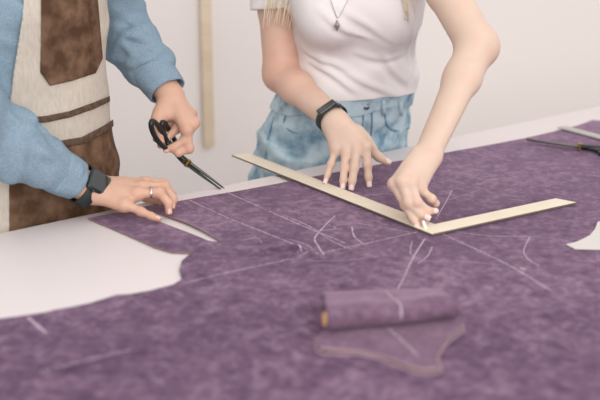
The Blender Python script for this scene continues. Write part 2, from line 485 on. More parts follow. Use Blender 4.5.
far = [(88, 220), (112, 215)]
slit = [(130, 213.5), (150, 218.5), (163, 224.5), (190, 235), (208, 242.3), (217, 244.2), (218, 242), (205, 234.5), (190, 227), (170, 219), (150, 211), (132, 210)]
far2 = [(173, 204), (200, 199), (260, 188.5), (313, 178), (360, 169.5), (406, 161), (450, 153.2), (490, 146), (525, 139.5), (562, 130.6), (577, 127), (593, 121)]
white = [(0, 321), (18, 319), (45, 315), (68, 310), (90, 305), (105, 300.5), (117, 297), (130, 296.6), (150, 293), (173, 286.6), (182, 281), (179.5, 272), (182, 263), (188, 257.5), (194, 254.5), (183, 254.5), (171, 253.8), (155, 249), (135, 240), (110, 229)]
OUT = [on(*p) for p in far+slit+far2]
c1 = on(593, 121)[:2]
OUT += [V(*(c1+N2*k)) for k in (.5, 1.0, 1.33)]
sN = (c1-O2)@N2+1.33
OUT += [V(*T2(s, sN)) for s in (1.2, .6, .0, -.6, -1.15)]
OUT += [V(*T2(-1.15, 1.0))] + [on(-60, 328)] + [on(*p) for p in white]
def bumps(x, y):
    h = .0006*np.sin(x*31+np.sin(y*23)*1.3)*np.sin(y*27+np.sin(x*19))
    def ridge(px0, px1, w, a):
        p0, p1 = on(*px0)[:2], on(*px1)[:2]; e = p1-p0; L = e@e
        t = np.clip(((x-p0[0])*e[0]+(y-p0[1])*e[1])/L, 0, 1)
        d = np.hypot(x-p0[0]-t*e[0], y-p0[1]-t*e[1])
        return a*np.exp(-(d/w)**2)*np.sin(np.pi*np.clip(t*.9+.05, 0, 1))
    h = h+ridge((284, 247), (322, 262), .007, .010)+ridge((283, 255), (302, 262), .006, .006)+ridge((226, 254), (300, 250), .012, .005)
    h = h+ridge((192, 254), (215, 243), .006, .004)+ridge((60, 309), (68, 324), .006, .004)
    h = h+ridge((170, 219), (218, 242), .008, .003)
    h = h+ridge((60, 360), (190, 335), .03, .004)+ridge((470, 330), (590, 300), .03, .003)+ridge((220, 300), (290, 285), .03, .003)
    return np.maximum(h, -.0004)
cloth = sheet('velvet_cloth', OUT, TZ+.0012, .0022, .011, [M['velvet'], M['backing']], bumps)
tag(cloth, 'large mottled purple velvet cloth with white chalk lines spread over the white table', 'fabric')
CT = TZ+.0034
def mark(mb, pts, w=.0022, z=CT+.0006):
    P = [on(px, py, CT) for px, py in pts]
    P = spline(P, 10); n = len(P); vs = []
    for i, p in enumerate(P):
        t = nrm((P[min(i+1, n-1)]-P[max(i-1, 0)])[:2]); s = V(-t[1], t[0])
        zz = z+float(bumps(np.array([p[0]]), np.array([p[1]]))[0])
        for k in (-1, 1): vs.append((p[0]+s[0]*w/2*k, p[1]+s[1]*w/2*k, zz))
    mb.add(vs, [(2*i+1, 2*i, 2*i+2, 2*i+3) for i in range(n-1)])
mk = MB()
for pts, w in [
    ([(190, 200.5), (230, 219), (270, 235), (322, 256)], .0026),
    ([(226, 192), (262, 208), (300, 225), (345, 243)], .0026),
    ([(184, 283), (260, 266), (340, 249), (418, 232.5)], .0024),
    ([(204, 226.5), (222, 224), (236, 221)], .002),
    ([(335, 216), (326, 225), (315, 238), (318, 246), (324, 255)], .003),
    ([(325, 224), (336, 229), (318, 231)], .002),
    ([(352, 227), (354, 236), (363, 244)], .003),
    ([(336, 226), (360, 224), (385, 228), (410, 233)], .002),
    ([(290, 218), (312, 228), (330, 240), (352, 250)], .002),
    ([(296, 248), (304, 256)], .003),
    ([(290, 240), (308, 246), (318, 256)], .002),
    ([(425, 239), (413, 258), (402, 282), (396, 291)], .0026),
    ([(432, 247), (428, 256), (418, 264)], .002),
    ([(412, 242), (411, 254), (424, 261), (442, 262)], .0016),
    ([(438, 232), (470, 247), (510, 266), (552, 292)], .0028),
    ([(450, 231), (490, 236), (530, 237)], .002),
    ([(530, 237), (524, 250), (527, 258), (540, 267)], .002),
    ([(440, 262), (468, 262), (500, 265)], .0014),
    ([(452, 190), (446, 202), (436, 219)], .0022),
    ([(432, 205), (462, 196), (480, 190)], .0014),
    ([(28, 318), (36, 325), (46, 333)], .004),
    ([(40, 372), (90, 361), (130, 352)], .002),
    ([(520, 268), (526, 270)], .005),
    ([(240, 241), (256, 238), (262, 243)], .0016),
    ([(300, 262), (340, 261), (368, 258)], .0014)]:
    mark(mk, pts, w*.95)
mk.obj('chalk_lines', M['mark'], cloth, smooth=False)

# scrap and folded piece in front
sc = [(314, 344), (320, 352), (340, 354), (360, 354), (381, 359), (397, 365), (409, 370), (423, 373), (438, 372), (442, 368), (438, 360), (440.5, 352), (447.5, 342), (458, 334), (464, 329), (461, 323), (440, 318), (400, 320), (350, 326), (325, 333)]
scrap = sheet('velvet_piece', [on(*p, CT) for p in sc], CT+.001, .0045, .008, [M['velvet2'], M['mauve']],
              lambda x, y: .0012*np.sin(x*60)*np.sin(y*47)+.0012)
tag(scrap, 'flat bell shaped purple velvet piece lying under the folded velvet roll', 'fabric')
m2 = MB()
P = spline([on(p[0], p[1], CT+.0075) for p in sc[:16]], 3)
m2.tube([p+V(0, 0, -.0012) for p in P], .0011, 6); m2.obj('cut_edge', M['mauve'], scrap)
m2 = MB(); mark(m2, [(388, 333), (402, 346), (418, 362)], .002, CT+.0075); m2.obj('chalk_line', M['mark'], scrap, smooth=False)

# folded velvet roll : layered sheet whose front edge is rolled over
Lf, Rf = on(327, 338, CT+.004), on(457, 323, CT+.004); Lb, Rb = on(323, 298, CT+.008), on(443, 294, CT+.008)
def prof(k, n=40):
    # cross-section in (forward distance 0=back..1=front, height): outer sheet then spiral
    out = [(0, .005), (.01, .0135), (.10, .0155), (.28, .018), (.46, .0215), (.64, .0265), (.79, .0315)]
    cx, cz, r = .87, .0165, .0150
    for i in range(n):
        a = math.radians(100-i*(560/n)); rr = r*(1-.62*i/n)
        out.append((cx, cz, rr, a))
    return out
def rollpt(t, p):
    B = Lb*(1-t)+Rb*t; Ff = Lf*(1-t)+Rf*t; d = Ff-B; d[2] = 0; L = np.linalg.norm(d); d /= L
    sag = .0015*math.sin(t*9)+.001*math.sin(t*23+1)
    if len(p) == 2: q = B+d*p[0]*L; q[2] = CT+.004+p[1]+sag*p[0]
    else:
        q = B+d*(p[0]*L+.0*t); q = q+d*p[2]*math.cos(p[3]); q[2] = CT+.004+p[1]+p[2]*math.sin(p[3])+sag*.6
    return q
pr = prof(0); nt_, m_ = 36, len(pr)
grid = [[rollpt(t, p) for p in pr] for t in np.linspace(0, 1, nt_)]
vs = []; thk = .0028
for i in range(nt_):
    for j in range(m_):
        a = grid[i][max(j-1, 0)]; b = grid[i][min(j+1, m_-1)]
        ex = grid[min(i+1, nt_-1)][j]-grid[max(i-1, 0)][j]
        nn = nrm(np.cross(ex, b-a)); 
        if j < 8 and nn[2] < 0: nn = -nn
        vs.append(grid[i][j]); 
inn = []
for i in range(nt_):
    for j in range(m_):
        a = grid[i][max(j-1, 0)]; b = grid[i][min(j+1, m_-1)]
        ex = grid[min(i+1, nt_-1)][j]-grid[max(i-1, 0)][j]
        if j < 7: nn = V(0, 0, 1)
        else: nn = nrm(grid[i][j]-rollpt(i/(nt_-1), (.87, .0165, 0, 0)))
        inn.append(grid[i][j]-nn*thk)
A_ = len(vs); fs = []; mi = []
ix = lambda i, j: i*m_+j
for i in range(nt_-1):
    for j in range(m_-1):
        fs.append((ix(i, j), ix(i+1, j), ix(i+1, j+1), ix(i, j+1))); mi.append(0)
        fs.append((A_+ix(i, j+1), A_+ix(i+1, j+1), A_+ix(i+1, j), A_+ix(i, j))); mi.append(1)
for j in range(m_-1):
    for i in (0, nt_-1):
        fs.append((ix(i, j), ix(i, j+1), A_+ix(i, j+1), A_+ix(i, j))); mi.append(1)
for i in range(nt_-1):
    for j in (0, m_-1):
        fs.append((ix(i, j), A_+ix(i, j), A_+ix(i+1, j), ix(i+1, j))); mi.append(1)
roll = mesh_obj('folded_velvet', vs+inn, fs, [M['velvet2'], M['backing']], None, True, mi)
tag(roll, 'folded purple velvet roll with tan inside lying on the flat velvet piece', 'fabric')
# lower layers seen at the left and back
m2 = MB()
for kk, (zz, ins) in enumerate(((.0015, .004), (.0062, .002))):
    c = [Lb, Rb, Rf*.72+Rb*.28, Lf*.72+Lb*.28]; ce = sum(c)/4
    c = [p+(ce-p)*ins*6 for p in c]
    m2.add([(*p[:2], CT+.005+zz) for p in c]+[(*p[:2], CT+.005+zz+.0032) for p in c], [(3,2,1,0),(4,5,6,7),(0,1,5,4),(1,2,6,5),(2,3,7,6),(3,0,4,7)])
m2.obj('inner_layer', M['velvet2'], roll, smooth=False)
m2 = MB()
pp = rollpt(0, (.87, .0165, 0, 0)); e = nrm(Rf-Lf); fdir = nrm(V(e[1], -e[0], 0))
core = []
for i in range(40):
    a = i/40*4*math.pi; core.append(pp-e*.002+fdir*math.cos(a)*(.010-.0085*i/40)+V(0, 0, 1)*math.sin(a)*(.010-.0085*i/40))
m2.tube(core, .0021, 6)
m2.tube([pp-e*.001, pp+e*.05], .0085, 14)
m2.obj('tan_lining', M['tan'], roll)
m2 = MB(); vs = []
for j in range(1, 16):
    t = .51+(.05*(j-1)/8 if j < 9 else .05)
    for s in (-1, 1):
        q = rollpt(t+s*.007, pr[j]); a = rollpt(t, pr[max(j-1, 0)]); b = rollpt(t, pr[j+1])
        nn = nrm(np.cross(e, b-a)); nn = nn if (nn[2] > 0 or j > 9) else -nn
        if j > 6: nn = nrm(q-rollpt(t+s*.007, (.87, .0165, 0, 0)))
        vs.append(q+nn*.0006)
m2.add(vs, [(2*i, 2*i+1, 2*i+3, 2*i+2) for i in range(14)])
m2.obj('chalk_line', M['mark'], roll)

# pale pattern piece on the right
pc = [(566, 245.5), (576, 243), (584, 239.5), (590, 236), (595, 230), (597.5, 223)]
outl = [on(*p, CT) for p in pc]+[on(640, 215, CT), on(665, 226, CT), on(660, 250, CT), on(600, 250.6, CT), on(575, 250, CT)]
pat = sheet('pattern_piece', outl, CT+.001, .0012, .01, [M['paper'], M['paper']], None, None, 0)
tag(pat, 'pale grey curved pattern piece on the velvet at the right edge of the photo', 'pattern')

# ------------------------------------------------------------ L square
ZR = CT+.0056; TH = .0034
C0 = on(432, 234, ZR)[:2]; U0 = on(230, 155, ZR)[:2]-C0; LU = np.linalg.norm(U0); U0 = U0/LU
W0 = on(577.5, 202.5, ZR)[:2]-C0; LW = np.linalg.norm(W0); W0 = W0/LW
print('square angle', math.degrees(math.acos(U0@W0)), LU, LW, 'edge angle', math.degrees(math.atan2(E2[1], E2[0])))
mid = nrm(U0+W0); U0 = nrm(mid+V(mid[1], -mid[0])) if (mid+V(mid[1], -mid[0]))@U0 > (mid-V(mid[1], -mid[0]))@U0 else nrm(mid-V(mid[1], -mid[0]))
W0 = V(-U0[1], U0[0]); W0 = W0 if W0@mid > 0 else -W0
def cornerw(a, px):      # inner corner gives the arm widths
    q = on(*px, ZR)[:2]-C0; return q@W0, q@U0
wa, wb = cornerw(0, (437, 223.5)); print('arm widths', wa, wb)
wa = min(max(wa, .026), .04); wb = min(max(wb, .026), .04)
L6 = [C0, C0+W0*LW, C0+W0*(LW-.012)+U0*wb, C0+W0*wa+U0*wb, C0+U0*LU+W0*wa, C0+U0*(LU-.001)]
L6[4] = C0+U0*(LU-.004)+W0*wa
ccw = sum(L6[i][0]*L6[(i+1) % 6][1]-L6[(i+1) % 6][0]*L6[i][1] for i in range(6)) > 0
if not ccw: L6 = L6[::-1]
mb = MB()
mb.add([(*p, ZR-TH) for p in L6]+[(*p, ZR) for p in L6], [tuple(range(6, 12))], 0)
mb.add([(*p, ZR-TH) for p in L6], [tuple(range(5, -1, -1))], 1)
for i in range(6):
    j = (i+1) % 6; a, b = L6[i], L6[j]
    mb.add([(*a, ZR-TH), (*b, ZR-TH), (*b, ZR), (*a, ZR)], [(0, 1, 2, 3)], 1)
sq = mb.obj('carpenter_square', [M['ruler'], M['ruler_edge']], None, smooth=False)
sq.name = 'l_square_ruler'; tag(sq, 'pale wooden L shaped square ruler with dark edges lying on the purple velvet', 'ruler')
mb = MB()
for k in range(1, 66):
    a = C0+U0*(wb+.01*k)
    if wb+.01*k > LU-.01: break
    h = .009 if k % 5 == 0 else .005
    mb.box((*(a+W0*(wa-h/2-.0015)), ZR+.0001), .0006, h, .0002, (*U0, 0), (*W0, 0))
mb.obj('scale_marks', M['tick'], sq, smooth=False)

# chalk held in the fingers
ck = on(425, 228, CT+.004)
mb = MB(); ax = nrm(V(-.3, .5, .75)); ay = nrm(np.cross(ax, [1, 0, 0])); az = np.cross(ax, ay)
mb.box(ck+ax*.004, .016, .015, .005, ax, ay, az, bev=.0018)
tag(flatshade(mb.obj('tailor_chalk', M['chalk'], None)), "small white piece of tailor's chalk pinched over the ruler corner", 'chalk')

# ------------------------------------------------------------ shears
def shears(label, P0, X, Yv, bladeL, handL, open_deg, H, group=None, bm='blade', size=1.0):
    X = nrm(X); Z = nrm(np.cross(X, Yv)); Yv = np.cross(Z, X)
    root = empty('fabric_shears'); tag(root, label, 'scissors', group)
    def w(x, y, z):
        q = P0+X*x+Yv*y+Z*z
        if H is not None and x < 0: q = q+(H-(P0-X*handL))*(x/handL)**2*(1 if x > -handL else 1/max(1, (x/handL)**2))
        return q
    for s in (1, -1):
        a = math.radians(open_deg/2)*s; ca, sa = math.cos(a), math.sin(a)
        rot = lambda x, y: (x*ca-y*sa, x*sa+y*ca)
        zo = .0016*s
        # blade
        n = 14; vs = []
        for i in range(n+1):
            t = i/n; x = -.012+(bladeL+.012)*t
            inner = -.0035*s*(1-t)**.7; outer = (.0125*(1-t**2.2)+.0012)*s*size
            for yy in (inner, outer):
                for zz in (-.0012, .0012):
                    q = rot(x, yy); vs.append(w(q[0], q[1], zo+zz*(1 if yy == inner else .5)))
        fs = []
        for i in range(n):
            b = i*4; c_ = b+4
            for p, q_ in ((0, 1), (1, 3), (3, 2), (2, 0)): fs.append((b+p, b+q_, c_+q_, c_+p))
        fs += [(0, 2, 3, 1), (n*4, n*4+1, n*4+3, n*4+2)]
        m = MB(); m.add(vs, fs); bl = flatshade(m.obj('blade', M[bm], root), 40)
        # shank + bow
        m = MB(); cx, cy = -handL*.72, -.021*s*size
        sh = spline([(-.004, .003*s), (-.03*size, -.002*s), (-handL*.42, -.012*s)], 6)
        m.tube([w(*rot(p[0], p[1]), zo) for p in sh], [.0070*size]*len(sh), 8, flat=Z, fr=.75)
        lp = []
        rx, ry = handL*.30, .0155*size*(1.25 if s > 0 else 1)
        for i in range(28):
            q = 2*math.pi*i/28; lp.append(w(*rot(cx+rx*math.cos(q), cy+ry*math.sin(q)), zo*1.5))
        m.tube(lp, .0052*size, 8, closed=True)
        m.obj('handle', M['black'], bl)
    m = MB(); m.tube([w(0, 0, -.0085), w(0, 0, -.0075), w(0, 0, .0075), w(0, 0, .0085)], [.003, .0052, .0052, .003], 14)
    flatshade(m.obj('pivot_screw', M['brass'], root))
    return root
#SHEARS_HELD
TIP = at(224, 190, 1.893); PIV = at(187.5, 163, 1.925)
shears('black handled fabric shears with brass screw held by the person in the apron', PIV, TIP-PIV, V(.02, .95, .03), np.linalg.norm(TIP-PIV), .104, 5, at(158, 122, 1.895))
A_t, A_p = on(526, 141.5, CT+.004), on(580, 148, CT+.006)
shears('dark closed shears lying on the velvet at the far right of the table', A_p+V(0, 0, .003), V(*(A_t-A_p)[:2], 0), V(*np.array([-(A_t-A_p)[1], (A_t-A_p)[0]]), 0), np.linalg.norm(A_t-A_p), .13, 2, None)
# grey metal ruler beside them
a, b = on(562, 126.5, CT+.006)[:2], on(600, 136.5, CT+.006)[:2]; u = nrm(b-a); Lr = .42; c = a+u*Lr/2; v = V(-u[1], u[0])
mb = MB(); mb.box((*c, CT+.0045), Lr, .030, .004, (*u, 0), (*v, 0), (0, 0, 1), bev=.0008)
gr = flatshade(mb.obj('metal_ruler', M['alu'], None)); tag(gr, 'blurred grey straight ruler on the velvet corner behind the dark shears', 'ruler')

# ------------------------------------------------------------ hands
def ik(K, T, l, hint, r=(1.0, .75)):
    K, T = np.asarray(K, float), np.asarray(T, float); D = np.linalg.norm(T-K); L = sum(l)
    def end(c):
        a1, a2, a3 = 0, c*r[0], c*(r[0]+r[1])
        p1 = V(l[0]*math.cos(a1), l[0]*math.sin(a1)); p2 = p1+V(math.cos(a2), math.sin(a2))*l[1]; p3 = p2+V(math.cos(a3), math.sin(a3))*l[2]
        return p1, p2, p3
    lo, hi = 0, 1.9
    if D >= L*.999: c = .02; sc = D/L
    else:
        sc = 1
        for _ in range(40):
            c = (lo+hi)/2
            if np.linalg.norm(end(c)[2]) > D: lo = c
            else: hi = c
    p1, p2, p3 = end(c); ang = math.atan2(p3[1], p3[0])
    X = nrm(T-K); H = np.asarray(hint, float); Yv = nrm(H-X*(H@X))
    out = [K]
    for p in (p1, p2, p3):
        q = V(p[0]*math.cos(-ang)-p[1]*math.sin(-ang), p[0]*math.sin(-ang)+p[1]*math.cos(-ang))*sc
        out.append(K+X*q[0]-Yv*q[1])      # bulge toward hint
    return out
def crease(f, S, w, amp, groove=.8, gdir=(0, 0, -1)):
    S = np.array(S); g = nrm(gdir)
    sl, (x, y, z) = f.sub(S.min(0)-3*w, S.max(0)+3*w)
    n = len(S)-1
    def fieldd(off):
        best = None
        for i in range(n):
            a = S[i]+off; b = S[i+1]+off; ba = b-a
            t = np.clip(((x-a[0])*ba[0]+(y-a[1])*ba[1]+(z-a[2])*ba[2])/(ba@ba+1e-12), 0, 1)
            d = (x-a[0]-t*ba[0])**2+(y-a[1]-t*ba[1])**2+(z-a[2]-t*ba[2])**2; T = (i+t)/n
            if best is None: best, T0 = d, T
            else: m = d < best; T0 = np.where(m, T, T0); best = np.where(m, d, best)
        return np.exp(-best/(w*w))*np.sin(np.pi*np.clip(T0*.92+.04, 0, 1))
    f.d[sl] += (-amp*fieldd(0*g)+amp*groove*fieldd(g*w*1.5)).astype(np.float32)
class Hand:
    def __init__(s, W, K, tips, thumb, N, S, hints, sc=1.0, fd=None):
        s.W = W; s.K = K; s.N = nrm(N); s.S = S; s.sc = sc; s.fd = fd
        Ls = [(.040, .025, .0185), (.044, .029, .019), (.041, .027, .019), (.032, .020, .0175)]
        s.ch = [ik(K[i], tips[i], [q*sc for q in Ls[i]], hints[i]) for i in range(4)]
        s.thumb = thumb
        s.flush = []
    def build(s, f, nails=None):
        sc = s.sc; W = s.W; D = nrm((s.K[1]+s.K[2])/2-W)
        Sx = nrm(s.K[0]-s.K[3])
        rad = [.0098, .0100, .0094, .0082]
        for i in range(4):
            K = s.K[i]; base = W+Sx*(.018-.011*i)*sc+D*.012*sc
            f.add(cap(base-s.N*.002, K-s.N*.0045*sc, .0125*sc, .0112*sc), .020*sc)
            f.add(cap(base+s.N*.003*sc, K+s.N*.0005*sc, .0058*sc, .0060*sc), .014*sc)
        for i in range(3):     # fill between metacarpals on the palm side
            a = (s.K[i]+s.K[i+1])/2; f.add(cap(W+D*.03*sc-s.N*.006*sc, a-D*.006-s.N*.007*sc, .013*sc, .0085*sc), .012*sc)
        for i in range(4):
            r = rad[i]*sc; c = s.ch[i]
            rr = [r*1.02, r*.93, r*.84, r*.68]
            for j in range(3):
                f.add(cap(c[j], c[j+1]-(nrm(c[j+1]-c[j])*rr[3]*.6 if j == 2 else 0), rr[j], rr[j+1]*(.98)), .0045*sc if j else .007*sc)
            f.add(ell(c[0]+s.N*.001*sc, (.0095*sc, .0095*sc, .0085*sc)), .010*sc)
            f.add(ell(c[1], (r*.96, r*.96, r*.96)), .005); s.flush += [(c[1], .010, .45), (c[3], .013, .55), (c[0], .012, .3), (c[2], .008, .3)]
        t = s.thumb
        f.add(cap(W+nrm(t[0]-W)*.01*sc, t[1], .0150*sc, .0118*sc), .020*sc)
        f.add(cap(t[0], t[1], .0145*sc, .0112*sc), .016*sc)
        f.add(cap(t[0]*.5+t[1]*.5, s.K[0]*.55+W*.45-s.N*.004, .009*sc, .010*sc), .020*sc)
        f.add(cap(t[1], t[2], .0110*sc, .0097*sc), .007*sc)
        f.add(cap(t[2], t[3], .0100*sc, .0080*sc, None), .005*sc)
        s.flush += [(t[3], .014, .5), (t[2], .010, .35)]
    def nail_list(s):
        out = []
        for i in range(4):
            c = s.ch[i]; d = nrm(c[3]-c[2]); 
            up = c[2]-(c[1]+c[3])/2; up = up-d*(up@d)
            if np.linalg.norm(up) < 1e-4: up = s.N-d*(s.N@d)
            up = nrm(nrm(up)*.3+nrm(s.N-d*(s.N@d))*.7) if (up@s.N) > -1 else nrm(up)
            up = nrm(up-d*(up@d)); out.append((c[3], d, up, [.0098, .0100, .0094, .0082][i]*s.sc*.70))
        return out
def nail_mesh(p, d, up, r, length, m, parent, white=0):
    side = np.cross(d, up); vs = []; nu, nv = 8, 8
    for i in range(nu+1):
        t = i/nu
        for j in range(nv+1):
            a = (j/nv-.5)*2*1.0
            w = math.sin(math.pi*min(1, .25+t*.75)*.5+.0)**.3*(1-.35*max(0, (t-.75)/.25)**2)
            x = (t-.55)*length; rr = r*1.06
            vs.append(p+d*(x-r*.1)+side*math.sin(a)*rr*w*.92+up*(math.cos(a)*rr-.0002-.0010*max(0, t-.6)))
    fs = [(i*(nv+1)+j, i*(nv+1)+j+1, (i+1)*(nv+1)+j+1, (i+1)*(nv+1)+j) for i in range(nu) for j in range(nv)]
    o = mesh_obj('fingernail', vs, fs, m, parent)
    so = o.modifiers.new('thickness', 'SOLIDIFY'); so.thickness = .0012; so.offset = 0
    return o
def flush_shade_attr(vs, spots):
    a = np.zeros(len(vs))
    for c, r, s in spots:
        d2 = ((vs-c)**2).sum(1); a = np.maximum(a, s*np.exp(-d2/(r*r)))
    return a
def arm(f, Sh, El, Wr, r, flatn, k=.012):
    """shoulder, elbow, wrist; r = shoulder, mid upper, elbow, mid forearm, wrist radii"""
    m1 = Sh*.5+El*.5; m2 = El*.68+Wr*.32
    f.add(cap(Sh, m1, r[0], r[1]), .02); f.add(cap(m1, El, r[1], r[2]), k)
    f.add(cap(El, m2, r[2], r[3]), .02)
    f.add(cap(m2, Wr, r[3], r[4], flatn, .78), .02)
def head(f, C, fwd, s=1.0, neck=None):
    fwd = nrm(fwd); side = nrm(np.cross(fwd, [0, 0, 1])); up = np.cross(side, fwd)
    f.add(ell(C, (.078*s, .095*s, .105*s), (side, fwd, up)), .01)
    f.add(ell(C+fwd*.035*s-up*.055*s, (.055*s, .062*s, .065*s), (side, fwd, up)), .03)
    f.add(cap(C+fwd*.095*s+up*.005, C+fwd*.113*s-up*.026*s, .006*s, .0115*s), .010)
    f.add(cap(C+fwd*.082*s-up*.105*s, C+fwd*.080*s-up*.098*s, .014*s, .014*s), .02)
    for q in (-1, 1):
        f.add(ell(C+side*.079*s*q-up*.012*s, (.010*s, .018*s, .032*s), (side, fwd, up)), .006)
        f.add(ell(C+side*.032*s*q+fwd*.098*s+up*.006*s, (.016*s, .012*s, .009*s), (side, fwd, up)), .008, 's')
        f.add(cap(C+side*.014*s*q+fwd*.096*s+up*.028*s, C+side*.048*s*q+fwd*.082*s+up*.028*s, .007*s), .012)
    f.add(cap(C+fwd*.094*s-up*.062*s-side*.014*s, C+fwd*.094*s-up*.062*s+side*.014*s, .0085*s), .008)
    if neck is not None:
        f.add(cap(C-up*.05*s-fwd*.01, neck, .054*s, .058*s), .03)
    return side, fwd, up
def face_parts(C, fr, s, root, mats=('eye', 'iris', 'face')):
    side, fwd, up = fr
    def ball(name, c, r, m, par):
        bm = bmesh.new(); bmesh.ops.create_uvsphere(bm, u_segments=16, v_segments=10, radius=1)
        vs = [c+side*v.co.x*r[0]+fwd*v.co.y*r[1]+up*v.co.z*r[2] for v in bm.verts]; bm.verts.index_update()
        fs = [tuple(v.index for v in f.verts) for f in bm.faces]; bm.free()
        return mesh_obj(name, vs, fs, m, par)
    for q in (-1, 1):
        e_ = ball('eye', C+side*.032*s*q+fwd*.0815*s+up*.004*s, (.0115*s, .010*s, .0055*s), M['eye'], root)
        ball('iris', C+side*.032*s*q+fwd*.0895*s+up*.003*s, (.0045*s, .003*s, .0045*s), M['iris'], e_)
    ball('lips', C+fwd*.101*s-up*.063*s, (.021*s, .006*s, .0075*s), M['face'], root)

PARTS = {}
def px_of(x, y, z): return proj(x, y, z)
def region(base, poly, inner, outer, yc=None, front=None):
    """a slab of cloth over a body form: distance function base, kept between -inner and +outer, within an outline"""
    lo, hi, fn = base
    def g(x, y, z):
        d = fn(x, y, z); u, v = proj(x, y, z)
        dep = y*CP-(z-CAMZ)*SP
        s = polysd(u, v, poly)*dep/F
        r = np.maximum(np.maximum(d-outer, -(d+inner)), s)
        if front is not None: r = np.maximum(r, front(x, y, z))
        return r
    return lo-outer, hi+outer, g
def solid(name, prim, mats, parent, h=.0025, lo=None, hi=None, zlo=None):
    a, b, fn = prim
    a = np.array(a) if lo is None else np.maximum(a, lo); b = np.array(b) if hi is None else np.minimum(b, hi)
    f = Field(a-.01, b+.01, h); f.d[:] = .05
    x, y, z = f.grid(); f.d = fn(x, y, z).astype(np.float32)*np.ones(f.n, np.float32)
    vs, fs = f.mesh()
    return np_obj(name, vs, fs, mats, parent)
def strap(name, C, axis, r, width, thick, m, parent, flat=None, fl=.78, n=48):
    axis = nrm(axis); u = nrm(flat-axis*(flat@axis)) if flat is not None else nrm(np.cross(axis, [0, 0, 1])); v = np.cross(axis, u)
    vs = []; pr = [(-width/2, 0), (-width/2, thick*.7), (-width/2+.001, thick), (width/2-.001, thick), (width/2, thick*.7), (width/2, 0)]
    for i in range(n):
        q = 2*math.pi*i/n
        for x, rr in pr: vs.append(C+axis*x+(u*math.cos(q)*fl+v*math.sin(q))*(r+rr))
    k = len(pr); fs = [(i*k+j, i*k+(j+1) % k, ((i+1) % n)*k+(j+1) % k, ((i+1) % n)*k+j) for i in range(n) for j in range(k)]
    return mesh_obj(name, vs, fs, m, parent)
def strands(name, paths, r, m, parent):
    mb = MB()
    for P in paths:
        S = spline(P, 6); n = len(S)
        mb.tube(S, [r*(.35+.65*math.sin(math.pi*min(.92, .12+.88*i/n))) for i in range(n)], 6)
    return mb.obj(name, m, parent)

# ============================================================ woman
wom = empty('person')
wom.location = (0, 0, 0)
tag(wom, 'person in white t-shirt and blue jeans leaning over the table, hands on the wooden ruler', 'person')
shR, shL = V(-.055, 2.19, 1.36), V(.240, 2.09, 1.365)
elR, wrR = at(281, 74, 2.16), at(333, 119, 1.965)
elL, wrL = at(477, 46, 1.90), at(428, 153, 1.72)
W_R = Hand(wrR, [at(366, 146, 1.915), at(356.5, 150, 1.915), at(346, 151, 1.92), at(336, 149, 1.93)],
           [at(369, 186, 1.885), at(351, 189.5, 1.865), at(342.5, 188.5, 1.87), at(325, 182.5, 1.90)],
           [at(358, 132, 1.955), at(370, 149, 1.94), at(379, 157, 1.935), at(388, 162.5, 1.93)],
           V(.1, -.75, .62), 1, [V(.1, -1, .5)]*4, .92)
W_L = Hand(wrL, [at(394, 184, 1.665), at(402, 181, 1.655), at(411, 183, 1.655), at(419, 188, 1.665)],
           [at(419, 228.5, 1.620), at(429, 217.5, 1.626), at(435, 211, 1.645), at(434, 203, 1.68)],
           [at(412, 174, 1.73), at(407, 193, 1.705), at(410, 211, 1.675), at(422, 228.5, 1.64)],
           V(-.45, -.70, .45), 1, [V(-1, -.15, -.7), V(-1, -.3, -.5), V(-.5, -.7, -.2), V(0, -1, .3)], .90)
BW = [(.86, .076, 2.290, .168, .098, 33), (.93, .081, 2.284, .165, .098, 33), (1.00, .098, 2.262, .155, .108, 30), (1.05, .113, 2.245, .138, .100, 26),
      (1.12, .118, 2.225, .128, .095, 20), (1.20, .118, 2.195, .132, .100, 14), (1.28, .108, 2.165, .145, .105, 12), (1.35, .097, 2.145, .142, .075, 14), (1.40, .095, 2.135, .09, .055, 14)]
f = Field((-.14, 1.58, .88), (.42, 2.42, 1.75), .002)
f.add(loft([(z, x, y, a-.008, b-.008, w) for z, x, y, a, b, w in BW]), .01)
f.add(cap(shR, shR*.6+V(.097, 2.14, 1.38)*.4, .045, .05), .03); f.add(cap(shL, shL*.6+V(.097, 2.14, 1.38)*.4, .045, .05), .03)
arm(f, shR, elR, wrR, (.042, .041, .037, .034, .0265), V(-.2, -.6, .7))
arm(f, shL, elL, wrL, (.043, .040, .037, .034, .0255), V(-.6, -.6, .4))
f.add(ell(elL+V(.012, .004, -.006), (.024, .024, .024)), .02)
W_R.build(f); W_L.build(f)
HC = V(.095, 2.035, 1.585); hfr = head(f, HC, V(.05, -.80, -.60), .95, V(.095, 2.13, 1.39))
f.add(cap(V(.095, 2.13, 1.38), HC-hfr[2]*.04-hfr[1]*.03, .05, .048), .03)
vs, fs = f.mesh(); del f
np_obj('body', vs, fs, M['skin_w'], wom, flush_shade_attr(vs, W_R.flush+W_L.flush+[(elR+V(.02, -.02, -.02), .05, .35), (elL+V(.025, 0, -.01), .03, .5), (elR, .16, .55), (shR, .2, .5)]))  # wide right elbow and shoulder spots paint shade and warm bounce into the skin
face_parts(HC, hfr, .95, wom)
for H in (W_R, W_L):
    for p, d, up, r in H.nail_list(): nail_mesh(p-d*.0015, d, up, r, .0112, M['nail'], wom)
    t = H.thumb; d = nrm(t[3]-t[2]); up = nrm(V(.3, -.6, .6) if H is W_R else V(-.2, -.9, .3)); up = nrm(up-d*(up@d))
    nail_mesh(t[3], d, up, .0080*H.sc*.97, .014, M['nail'], wom)

